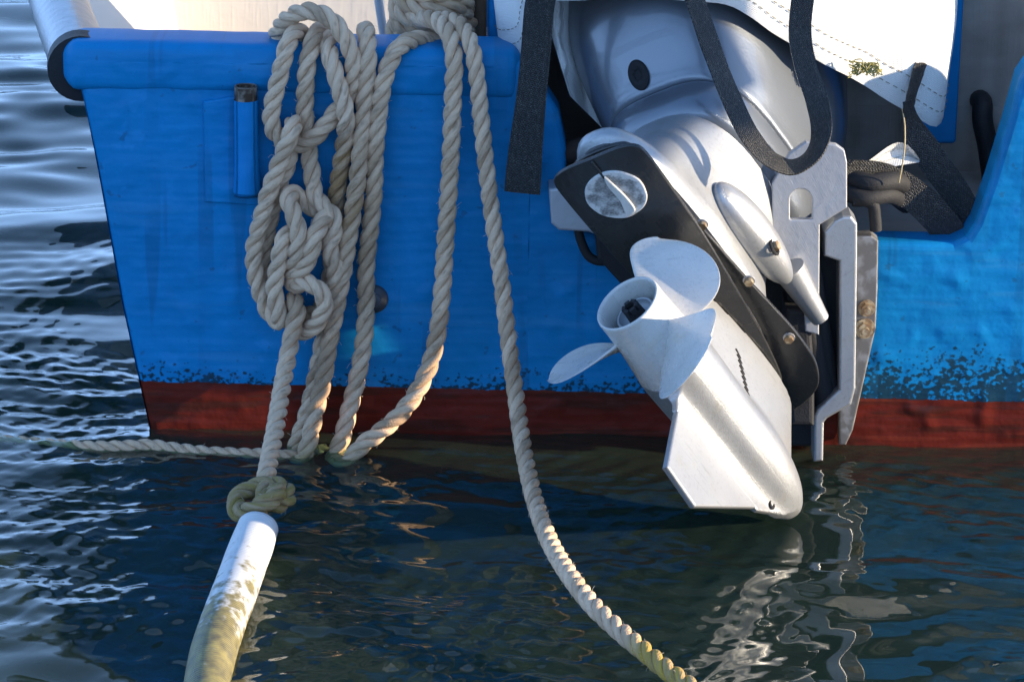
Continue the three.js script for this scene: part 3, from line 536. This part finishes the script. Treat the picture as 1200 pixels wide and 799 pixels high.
// ------------------------------------------------------------------ ropes
const ROPE_R = 0.0138;
function rope(name, label, pts, { r = ROPE_R, stain = () => 0, algae = () => 0, slime = [0.20, 0.145, 0.035], phase = 0, parent } = {}) {
  const curve = new THREE.CatmullRomCurve3(pts, false, 'centripetal'); curve.arcLengthDivisions = 1200;
  const L = curve.getLength(), seg = Math.ceil(L / 0.0034), f = curve.computeFrenetFrames(seg, false), pitch = r * 2 * 2.85;
  const g0 = parent || thing(name, label, 'rope', 'ropes at the boat stern');
  const mat = ropeMat;
  const sides = 12, sr = r * 0.475, off = r * 0.53;
  for (let s = 0; s < 3; s++) {
    const pos = [], col = [], uv = [], idx = [];
    for (let i = 0; i <= seg; i++) {
      const t = i / seg, p = curve.getPointAt(t), d = t * L, a = (d / pitch) * 2 * Math.PI + s * 2 * Math.PI / 3 + phase + 0.25 * N(d * 9, s, phase);
      const n = f.normals[i], b = f.binormals[i], tan = f.tangents[i];
      const rad = n.clone().multiplyScalar(Math.cos(a)).addScaledVector(b, Math.sin(a)), cr = tan.clone().cross(rad);
      // strand direction leans round the rope
      const lean = Math.atan(2 * Math.PI * off / pitch), c = p.clone().addScaledVector(rad, off), q = cr.clone().multiplyScalar(Math.cos(lean)).addScaledVector(tan, -Math.sin(lean));
      for (let k = 0; k <= sides; k++) {
        const w = k / sides * 2 * Math.PI, rr = sr * (1 + 0.035 * N(d * 60, k * 0.9, s * 9 + phase) + 0.05 * N(d * 14, k % sides * 0.5, s * 5 + 2));
        const v = c.clone().addScaledVector(rad, Math.cos(w) * rr).addScaledVector(q, Math.sin(w) * rr * 1.06);
        pos.push(v.x, v.y, v.z); uv.push(k / sides * 0.6, d * 14);
        const nn = fbm(d * 22 + s * 3, k % sides * 0.5, phase, 3), n2 = N(d * 150 + s * 7, k % sides * 1.3, 4.4 + phase), st = clamp(stain(d, t, v) * (0.75 + 1.6 * nn)), al = clamp(algae(d, t, v) * (0.9 + 1.2 * nn));
        const e = 1 + 0.30 * nn + 0.12 * n2; const dirt = 0.75 * smooth(-0.12, 0.34, fbm(d * 5 + 9, s * 0.3, phase * 3, 3)); let cc = [0.75, 0.515, 0.335].map((q, j) => lerp(q, [0.36, 0.225, 0.13][j], dirt) * e);
        const spot = smooth(0.30, 0.42, N(d * 70 + 31 * s, k % sides * 0.8, 8.8 + phase)); cc = cc.map((x, j) => lerp(x, [0.16, 0.11, 0.07][j], spot * 0.45));
        cc = cc.map((x, j) => lerp(x, [0.30, 0.155, 0.05][j] * e, st * 0.85)); cc = cc.map((x, j) => lerp(x, slime[j] * (1 + 1.4 * nn), al));
        col.push(...cc);
      }
    }
    const w = sides + 1;
    for (let i = 0; i < seg; i++) for (let k = 0; k < sides; k++) { const a = i * w + k; idx.push(a, a + 1, a + w, a + 1, a + w + 1, a + w); }
    const g = geo(pos, idx, uv); g.setAttribute('color', new THREE.Float32BufferAttribute(col, 3));
    const nn = g.attributes.normal; for (let i = 0; i <= seg; i++) { const a = i * w, b = a + sides, v = V(nn.getX(a) + nn.getX(b), nn.getY(a) + nn.getY(b), nn.getZ(a) + nn.getZ(b)).normalize(); nn.setXYZ(a, v.x, v.y, v.z); nn.setXYZ(b, v.x, v.y, v.z); }
    mesh('strand', g, mat, g0);
  }
  const hairs = [], nh = Math.round(L * 130);
  for (let i = 0; i < nh; i++) {
    const t = rnd(), p = curve.getPointAt(t), k = Math.min(seg, Math.round(t * seg)), a = rnd() * 6.28, out = f.normals[k].clone().multiplyScalar(Math.cos(a)).addScaledVector(f.binormals[k], Math.sin(a)), tn = f.tangents[k].clone().multiplyScalar(rnd() - 0.5), len = 0.003 + 0.007 * rnd() * rnd();
    const b0 = p.clone().addScaledVector(out, r * 0.86), b1 = b0.clone().addScaledVector(out, len * 0.5).addScaledVector(tn, len * 1.5), b2 = b0.clone().addScaledVector(out, len * 0.75).addScaledVector(tn, len * 3).add(V((rnd() - 0.5) * len, (rnd() - 0.7) * len, (rnd() - 0.5) * len));
    hairs.push(tube([b0, b1, b2], 0.00028, 3, 3, false));
  }
  const fz = mesh('loose_fibres', mergeGeometries(hairs), hairMat, g0); fz.userData.kind = 'stuff';
  return g0;
}
const hairMat = std({ color: rgb(0.58, 0.5, 0.38), roughness: 0.9 });
const ropeMat = std({ vertexColors: true, roughness: 0.9, bumpMap: fibreT, bumpScale: 0.0012, sheen: 0.2, sheenRoughness: 0.6, sheenColor: rgb(0.6, 0.55, 0.45) });
const Z = (a) => a.map(([x, y, z]) => atZ(x, y, z));
// arch, hook, knot and the line that runs down into the sleeve
rope('mooring_line', 'pale rope tied in a big knot and running down into white hose', Z([
  [326, 66, -0.095], [323, 45, -0.05], [331, 28, -0.02], [341, 19, 0.0], [356, 13, 0.012], [374, 15, 0.022], [392, 27, 0.03], [405, 46, 0.034], [413, 68, 0.034], [414, 92, 0.03], [409, 110, 0.024], [399, 124, 0.022], [388, 138, 0.03], [376, 153, 0.036], [362, 165, 0.036], [348, 168, 0.03], [340, 157, 0.028], [344, 144, 0.046],
  [341, 156, 0.064], [333, 176, 0.064], [323, 202, 0.062], [312, 234, 0.060], [304, 264, 0.056], [297, 293, 0.052], [299, 321, 0.05], [306, 346, 0.05], [316, 368, 0.054], [327, 377, 0.062], [325, 362, 0.074], [321, 340, 0.078], [326, 308, 0.080], [332, 282, 0.076], [340, 272, 0.058], [350, 285, 0.040], [348, 306, 0.042],
  [341, 318, 0.066], [346, 303, 0.082], [350, 278, 0.086], [345, 255, 0.082], [338, 236, 0.072], [342, 226, 0.052], [354, 234, 0.036], [370, 246, 0.036], [384, 248, 0.052], [376, 262, 0.074], [368, 278, 0.086], [364, 296, 0.088], [354, 315, 0.082], [342, 326, 0.062], [345, 334, 0.058],
  [357, 330, 0.084], [371, 337, 0.094], [380, 352, 0.092], [374, 374, 0.086], [360, 387, 0.074], [345, 385, 0.052], [338, 366, 0.046], [344, 352, 0.066], [348, 362, 0.082], [343, 386, 0.092], [337, 418, 0.118], [330, 455, 0.17], [323, 498, 0.25], [316, 535, 0.33], [311, 562, 0.40],
  [309, 578, 0.43], [318, 590, 0.462], [333, 588, 0.452], [334, 574, 0.425], [318, 568, 0.412], [296, 572, 0.418], [277, 584, 0.436], [279, 600, 0.462], [297, 597, 0.486], [318, 585, 0.478], [326, 576, 0.45], [316, 582, 0.44], [304, 594, 0.462], [299, 612, 0.500], [295, 635, 0.53], [286, 662, 0.575]]),
{ stain: (d) => 0.12, algae: (d, t) => 0.9 * smooth(0.800, 0.822, t), phase: 0.4 });
// two hanging loops that end in the same knot
rope('loop_rope', 'pair of pale rope loops over the rail, passed through the big knot', Z([
  [362, 66, -0.095], [356, 47, -0.06], [348, 37, -0.005], [337, 52, 0.026], [327, 90, 0.032], [318, 128, 0.030], [319, 150, 0.027], [332, 168, 0.020], [339, 184, 0.022], [330, 208, 0.026], [320, 240, 0.028], [311, 280, 0.026], [306, 318, 0.024], [313, 350, 0.022], [332, 372, 0.024], [354, 372, 0.034], [376, 360, 0.046], [389, 337, 0.056], [392, 312, 0.064], [386, 290, 0.066], [391, 270, 0.062], [388, 250, 0.06], [377, 240, 0.05], [368, 226, 0.038], [366, 208, 0.032], [362, 180, 0.024], [358, 150, 0.022], [357, 114, 0.026], [360, 76, 0.030], [367, 47, 0.014], [374, 36, -0.02], [379, 48, -0.065], [381, 66, -0.095]]),
{ stain: () => 0.1, phase: 1.7 });
// hanging bights of the spare rope
const stainMid = (d, t, v) => smooth(0.50, 0.44, v.y) * smooth(0.26, 0.36, v.y) * 1.0;
rope('hanging_rope', 'rust stained rope bight hanging beside the knot, down to the water', Z([
  [392, 66, -0.095], [388, 50, -0.05], [384, 44, -0.01], [386, 64, 0.030], [396, 98, 0.044], [405, 135, 0.046], [403, 168, 0.034], [397, 208, 0.026], [392, 250, 0.018], [389, 300, 0.018], [384, 350, 0.020], [378, 400, 0.030], [368, 450, 0.045], [358, 490, 0.060], [346, 528, 0.075], [350, 544, 0.10], [358, 530, 0.108], [370, 480, 0.085], [378, 448, 0.070], [386, 400, 0.060], [395, 354, 0.056], [404, 304, 0.056], [412, 256, 0.052], [418, 216, 0.046], [422, 180, 0.040], [425, 140, 0.034], [429, 98, 0.032], [431, 60, 0.030], [429, 38, 0.004], [428, 36, -0.03], [430, 50, -0.075], [430, 70, -0.1]]),
{ stain: (d, t, v) => (t < 0.4 ? stainMid(d, t, v) : 0.5 * stainMid(d, t, v) + 0.22), algae: (d, t, v) => 0.55 * smooth(0.04, 0.0, v.y), phase: 2.6 });
rope('hanging_rope_001', 'rope bight from the post with open loop dipping into the water', Z([
  [535, 45, -0.12], [512, 50, -0.07], [490, 46, -0.03], [468, 55, 0.014], [454, 80, 0.032], [446, 114, 0.034], [442, 150, 0.034], [439, 184, 0.034], [438, 220, 0.034], [434, 265, 0.036], [429, 310, 0.038], [429, 355, 0.042], [426, 400, 0.048], [419, 440, 0.056], [409, 480, 0.066], [400, 515, 0.078], [392, 537, 0.088], [396, 552, 0.11], [408, 541, 0.118], [424, 522, 0.11], [445, 506, 0.105], [470, 484, 0.098], [490, 456, 0.09], [503, 428, 0.082], [513, 388, 0.074], [518, 340, 0.062], [522, 280, 0.052], [526, 220, 0.044], [529, 160, 0.036], [531, 105, 0.034], [532, 68, 0.030], [527, 42, 0.006], [513, 26, -0.04], [496, 22, -0.09], [480, 24, -0.13]]),
{ stain: (d, t, v) => 0.16 + 0.3 * stainMid(d, t, v), algae: (d, t, v) => 0.5 * smooth(0.035, 0.0, v.y), phase: 0.9 });
rope('trailing_rope', 'long single rope trailing from the post across to the water, yellow at its end', Z([
  [500, 30, -0.14], [510, 24, -0.09], [524, 23, -0.05], [540, 31, -0.01], [552, 52, 0.026], [558, 84, 0.036], [562, 120, 0.04], [568, 180, 0.05], [574, 232, 0.06], [581, 282, 0.075], [589, 340, 0.10], [596, 400, 0.14], [604, 460, 0.20], [612, 518, 0.29], [625, 580, 0.42], [643, 632, 0.565], [670, 678, 0.71], [700, 715, 0.815], [727, 740, 0.865], [757, 765, 0.92], [797, 797, 0.985], [860, 840, 1.06]]),
{ r: ROPE_R * 0.94, stain: () => 0.05, algae: (d, t, v) => smooth(0.86, 0.90, t), slime: [0.40, 0.25, 0.04], phase: 3.1 });
// turns of rope round the post
{
  const c = atZ(506, 20, -0.17), pts = [];
  for (let i = 0; i <= 64; i++) { const a = i / 64 * 2 * Math.PI * 4.6 + 0.8, y = -0.028 + 0.095 * i / 64; pts.push(V(c.x + (0.052 + 0.010 * N(i * 0.3, 2)) * Math.cos(a) + 0.004 * N(i * 0.2, 8), c.y + y + 0.006 * N(i * 0.35, 5) - 0.010 * Math.sin(a), c.z + (0.062 + 0.01 * N(i * 0.25, 4)) * Math.sin(a))); }
  rope('wound_rope', 'thick grey rope turns wound round the post behind the rail', pts, { r: ROPE_R * 1.08, stain: () => 0.45, phase: 5.2 });
}
// floating line
{
  const W = (px, py, y) => atY(px, py, y);
  rope('floating_rope', 'half sunk rope floating on the water beside the hull', [W(-40, 516, -0.004), W(20, 519, -0.006), W(70, 523, -0.004), W(110, 525, 0.001), W(150, 524, 0.006), W(175, 523, 0.007), W(205, 527, 0.004), W(240, 531, 0.002), W(275, 533, 0.001), W(310, 534, 0.002), W(345, 536, -0.004), W(380, 540, -0.03)], { r: 0.0115, stain: () => 0.3, phase: 1.1 });
}
// white hose sleeve on the mooring line
{
  const t = thing('hose_sleeve', 'white hose sleeve on the mooring rope with weedy yellow lower end', 'hose');
  const sleeveT = tex(256, 1024, (u, v) => {
    const w = N(u * 6, v * 10, 2.2) * 0.015, ringL = 0.5 + 0.5 * Math.sin((v + w) * 2 * Math.PI * 120), a = fbm(u * 5, v * 18, 3.3, 4);
    let c = [0.66 + 0.05 * ringL + 0.1 * a, 0.655 + 0.05 * ringL + 0.1 * a, 0.64 + 0.05 * ringL + 0.1 * a];
    const al = smooth(-0.25, 0.40, 1.1 * fbm(u * 14 + 3, v * 34, 9.3, 5) + 0.5 * N(u * 5, v * 3, 3.3) + (v - 0.40) * 2.0), b = fbm(u * 14, v * 40, 5.5, 3);
    c = c.map((q, i) => lerp(q, [0.17, 0.135, 0.03][i] * (1 + 1.3 * b), al * 0.92)); return c;
  }, true);
  const sleeveB = tex(64, 1024, (u, v) => { const r = 0.5 + 0.5 * Math.sin((v + N(u * 6, v * 10, 2.2) * 0.015) * 2 * Math.PI * 120); return [r, r, r]; });
  const pts = [...Z([[302, 618, 0.507], [297, 632, 0.535], [286, 662, 0.60]]), atY(273, 698, 0.022), atY(259, 735, 0.010), atY(249, 768, 0.000), atY(243, 800, -0.012), atY(240, 850, -0.03)];
  const curve = new THREE.CatmullRomCurve3(pts, false, 'centripetal'), seg = 90, f = curve.computeFrenetFrames(seg, false), sides = 30, pos = [], uv = [], idx = [];
  const rows = []; for (let i = 0; i <= seg; i++) rows.push([i / seg, 1]);
  rows.unshift([0.0, 0.86], [0.16, 0.86]); rows.splice(0, 2, [0.16, 0.84], [0.0, 0.84]);
  for (const [tt, k] of rows) { const i = Math.round(tt * seg), p = curve.getPointAt(tt); for (let s = 0; s <= sides; s++) { const a = s / sides * 2 * Math.PI, r = 0.0295 * k * (1 + 0.02 * N(tt * 9, Math.cos(a) * 2, Math.sin(a) * 2)) * (0.96 + 0.06 * smooth(0, 0.12, tt)); const v = p.clone().addScaledVector(f.normals[i], Math.cos(a) * r).addScaledVector(f.binormals[i], Math.sin(a) * r * (1 - 0.06 * smooth(0.2, 0, tt))); pos.push(v.x, v.y, v.z); uv.push(s / sides, tt); } }
  const w = sides + 1; for (let j = 0; j < rows.length - 1; j++) for (let s = 0; s < sides; s++) { const a = j * w + s; idx.push(a, a + 1, a + w, a + 1, a + w + 1, a + w); }
  mesh('hose', geo(pos, idx, uv), std({ map: sleeveT, roughness: 0.5, bumpMap: sleeveB, bumpScale: 0.0006, side: THREE.DoubleSide }), t);
}

// ------------------------------------------------------------------ canvas cover with its webbing straps
{
  const cover = thing('motor_cover', 'white canvas cover bunched over the outboard motor with black webbing straps', 'cover');
  const canvasM = std({ color: rgb(0.74, 0.73, 0.70), roughness: 0.85, bumpMap: tile(clothT, 3), bumpScale: 0.0025, side: THREE.DoubleSide, sheen: 0.2 });
  const webC = tex(256, 256, (u, v) => { const w = Math.pow(0.5 + 0.5 * Math.sin((u * 24 + Math.sin(v * 32 * Math.PI) * 0.35) * 2 * Math.PI), 3), f = clamp(w * 0.5 * (0.5 + 1.2 * N(u * 40, v * 14, 1.1)) + smooth(0.30, 0.5, N(u * 90, v * 60, 3.3) + 0.3 * N(u * 14, v * 5, 6.1)) * 0.8); return [lerp(0.011, 0.15, f), lerp(0.011, 0.14, f), lerp(0.012, 0.12, f)]; }, true);
  const webM = std({ map: tile(webC, 12), roughness: 0.38, bumpMap: tile(webT, 12), bumpScale: 0.0015, side: THREE.DoubleSide });
  const hem = [[596, 64, -0.10], [604, 66, -0.02], [616, 40, 0.03], [640, 4, 0.08], [690, 0, 0.12], [740, -1, 0.13], [805, 0, 0.12], [850, 4, 0.095], [880, 20, 0.07], [905, 38, 0.05], [935, 56, 0.025], [962, 74, 0.0], [1000, 92, -0.035], [1030, 108, -0.06], [1062, 130, -0.09], [1090, 148, -0.12], [1098, 120, -0.17], [1096, 70, -0.24], [1080, 10, -0.30], [960, -60, -0.45], [800, -80, -0.5], [660, -40, -0.42], [600, 10, -0.25]].map(([x, y, z]) => atZ(x, y, z));
  const curve = new THREE.CatmullRomCurve3(hem, true, 'centripetal'), n = 160, base = curve.getSpacedPoints(n).slice(0, -1);
  const cen = V(0, 0, 0); base.forEach((p) => cen.add(p)); cen.divideScalar(n);
  const rings = [], lv = 30;
  for (let j = 0; j <= lv; j++) {
    const t = j / lv, rise = 0.42 * Math.sin(t * Math.PI / 2), shrink = 1 + 0.10 * Math.sin(Math.min(1, t * 2.2) * Math.PI) * 0.6 - Math.pow(t, 3.2) * 0.97;
    rings.push(base.map((p, i) => {
      const a = i / n * 2 * Math.PI, fold = 0.012 * Math.sin(a * 9 + 3 * N(t * 2, 1.5) + t * 4) * (1 - t * 0.6) + 0.016 * N(Math.cos(a) * 3, Math.sin(a) * 3, t * 3), d = p.clone().sub(cen); const l = Math.hypot(d.x, d.z) || 1;
      return V(cen.x + d.x * shrink + d.x / l * fold, lerp(p.y, cen.y, smooth(0, 0.8, t)) + rise + (j ? 0.006 * N(i * 0.2, t * 5, 7) : 0), cen.z - 0.05 * t + d.z * shrink + d.z / l * fold);
    }));
  }
  rings.unshift(rings[0].map((p) => { const d = p.clone().sub(cen); return V(cen.x + d.x * 0.985, p.y + 0.004, cen.z + d.z * 0.985); }));
  rings.unshift(rings[2].map((p) => { const d = p.clone().sub(cen); return V(cen.x + d.x * 0.98, p.y, cen.z + d.z * 0.98); }));
  const g = loft(rings, false, true); mesh('canvas', g, canvasM, cover);
  // stitching along the hem, as short raised threads
  const thread = std({ color: rgb(0.22, 0.18, 0.11), roughness: 0.8 }), stitch = [];
  const stitchLine = (i0, i1, lift) => { for (let i = i0; i < i1; i++) { const p = rings[2 + lift][i % n].clone(), q = rings[2 + lift][(i + 1) % n].clone(); const d = p.clone().sub(cen); d.y = 0; d.normalize(); const m1 = p.clone().lerp(q, 0.1).addScaledVector(d, 0.0015), m2 = p.clone().lerp(q, 0.62).addScaledVector(d, 0.0015); const s = tube([m1, m1.clone().lerp(m2, 0.5).addScaledVector(d, 0.0008), m2], 0.0006, 3, 5); stitch.push(s); } };
  stitchLine(0, 90, 1);
  stitchLine(0, 90, 2);
  const sm = mesh('stitching', mergeGeometries(stitch), thread, cover); sm.userData.kind = 'stuff';
  const X = V(1, 0, 0);
  // left strap, hanging flat
  mesh('strap', ribbon([atZ(640, -30, 0.10), atZ(632, 10, 0.10), atZ(628, 60, 0.085), atZ(622, 120, 0.07), atZ(616, 175, 0.06), atZ(612, 226, 0.055)], (t) => 0.043 + 0.010 * smooth(0.5, 1, t), [V(1, 0.1, 0.3), V(1, 0.1, 0.25), V(1, 0.15, 0.2), V(1, 0.2, 0.1), V(1, -0.2, 0.1), V(1, -0.3, 0.1)], 50), webM, cover);
  // webbing loop over the silver housing
  mesh('strap', ribbon([atZ(800, -40, 0.20), atZ(815, 0, 0.205), atZ(832, 50, 0.215), atZ(855, 110, 0.235), atZ(880, 160, 0.255), atZ(905, 188, 0.27), atZ(930, 196, 0.27), atZ(952, 183, 0.26), atZ(963, 155, 0.245), atZ(958, 118, 0.225), atZ(945, 80, 0.20), atZ(938, 40, 0.18), atZ(941, 0, 0.165), atZ(948, -40, 0.15)], 0.032, [V(0.8, 0.1, -0.6), V(0.8, 0.1, -0.6), V(0.75, 0.25, -0.6), V(0.7, 0.35, -0.6), V(0.5, 0.5, -0.7), V(0.2, 0.5, -0.8), V(-0.1, 0.4, -0.9), V(-0.5, 0.1, -0.85), V(-0.7, 0, -0.5), V(-0.85, 0.0, -0.2), V(-0.95, 0.1, 0.0), V(-1, 0.1, 0.1), V(-1, 0.0, 0.1), V(-1, 0, 0.1)], 110), webM, cover);
  // strap on the far side, tied down to the well
  mesh('strap', ribbon([atZ(1090, 40, -0.125), atZ(1082, 66, -0.098), atZ(1073, 96, -0.072), atZ(1066, 124, -0.052)], (t) => 0.026 - 0.012 * t, [V(0.75, 0.25, -0.6), V(0.75, 0.25, -0.6), V(0.75, 0.25, -0.6), V(0.8, 0.25, -0.5)], 24), webM, cover);
  mesh('strap', ribbon([atZ(1064, 118, -0.050), atZ(1070, 148, -0.045), atZ(1095, 190, -0.045), atZ(1120, 225, -0.055), atZ(1138, 262, -0.06), atZ(1142, 290, -0.08)], (t) => 0.016 + 0.028 * smooth(0.0, 0.35, t), [V(0.8, 0.3, -0.3), V(0.8, 0.4, -0.2), V(0.8, 0.5, 0), V(0.8, 0.5, 0), V(0.9, 0.3, 0), V(1, 0.2, 0)], 60), webM, cover);
  mesh('strap', ribbon([atZ(990, 205, 0.02), atZ(1030, 208, 0.0), atZ(1070, 228, -0.02), atZ(1105, 262, -0.04), atZ(1118, 284, -0.06)], (t) => 0.05, [V(0.3, 1, 0.1), V(0.4, 1, 0.1), V(0.7, 0.8, 0.1), V(0.9, 0.5, 0.1), V(1, 0.4, 0)], 40), webM, cover);
  // loose fold of the canvas under the cowl, starboard
  const fold = []; for (let j = 0; j <= 10; j++) { const t = j / 10, r = []; for (let i = 0; i <= 14; i++) { const s = i / 14; const a = atZ(lerp(990, 1078, s), lerp(lerp(200, 187, s), lerp(204, 190, s), t) - 24 * Math.pow(Math.sin(s * s * 3.1), 1) * (1 - t), lerp(0.02, -0.02, s) - 0.02 * Math.sin(t * 3.14) + 0.004 * N(s * 5, t * 5, 2)); r.push(a); } fold.push(r); }
  { const pos = [], idx = []; fold.forEach((r) => r.forEach((p) => pos.push(p.x, p.y, p.z))); for (let j = 0; j < 10; j++) for (let i = 0; i < 14; i++) { const a = j * 15 + i; idx.push(a, a + 15, a + 1, a + 1, a + 15, a + 16); } mesh('canvas_fold', boxUV(geo(pos, idx), 1), canvasM, cover); }
  { const pos = [], idx = [], nu = 12, nv = 16; // fold of the hem hanging beside the cowl, port
    for (let j = 0; j <= nv; j++) for (let i = 0; i <= nu; i++) { const u = i / nu, v = j / nv, p = atZ(lerp(lerp(628, 672, v * 0.9), lerp(680, 716, v), u), lerp(-20, lerp(112, 160, u), v), -0.04 + 0.02 * Math.sin(u * 5 + v * 2) + 0.012 * N(u * 3, v * 4, 6)); pos.push(p.x, p.y, p.z); }
    for (let j = 0; j < nv; j++) for (let i = 0; i < nu; i++) { const a = j * (nu + 1) + i; idx.push(a, a + nu + 1, a + 1, a + 1, a + nu + 1, a + nu + 2); } mesh('canvas_fold', boxUV(geo(pos, idx), 1), canvasM, cover); }
  { const tuft = []; for (let i = 0; i < 60; i++) { const c = atZ(1016 + (rnd() - 0.5) * 34, 79 + (rnd() - 0.5) * 12, 0.0), q = () => V((rnd() - 0.5) * 0.016, (rnd() - 0.5) * 0.014, rnd() * 0.012); tuft.push(tube([c, c.clone().add(q()), c.clone().add(q()), c.clone().add(q())], 0.0009, 6, 5)); }
    const o = mesh('frayed_tuft', mergeGeometries(tuft), std({ color: rgb(0.34, 0.29, 0.10), roughness: 0.9 }), cover); o.userData.kind = 'stuff'; }
  // hanging thread end
  mesh('loose_thread', tube([atZ(1058, 128, -0.06), atZ(1061, 150, 0.0), atZ(1060, 180, 0.035), atZ(1054, 214, 0.035)], 0.0011, 20, 6), std({ color: rgb(0.45, 0.36, 0.2), roughness: 0.9 }), cover);
}

// ------------------------------------------------------------------ timber jetty beside the boat, off to starboard: its deck shades the port half of the stern
{
  const jetty = thing('jetty', 'timber jetty on posts standing beside the boat', 'jetty');
  const woodT = tex(256, 512, (u, v) => { const a = fbm(u * 14, v * 2.2, 3.1, 4), b = N(u * 60, v * 5, 8.1); const k = clamp(0.5 + a * 0.9 + b * 0.2); return [lerp(0.08, 0.25, k), lerp(0.065, 0.21, k), lerp(0.05, 0.16, k)]; }, true);
  const wood = std({ map: woodT, roughness: 0.85, bumpMap: woodT, bumpScale: 0.003 });
  const bar = (name, x0, x1, y0, y1, z0, z1) => { const g = new RoundedBoxGeometry(x1 - x0, y1 - y0, z1 - z0, 2, 0.01); g.translate((x0 + x1) / 2, (y0 + y1) / 2, (z0 + z1) / 2); mesh(name, boxUV(g, 1), wood, jetty); };
  bar('beam', 3.0, 3.12, 1.10, 1.34, 0.59, 9); bar('beam', 3.30, 3.42, 1.17, 1.34, 0.59, 9);
  for (let i = 0; i < 37; i++) bar('plank', 2.95, 3.47, 1.343, 1.383, 0.59 + i * 0.2, 0.78 + i * 0.2);
  bar('kerb', 2.97, 3.12, 1.386, 1.60, 0.59, 9);
  for (const z of [3.6, 6.2, 8.6]) for (const x of [3.06, 3.36]) { const c = new THREE.CylinderGeometry(0.11, 0.13, 2.6, 16); c.translate(x, -0.18, z); mesh('post', boxUV(c, 1), wood, jetty); }
}

renderer.render(scene, camera);
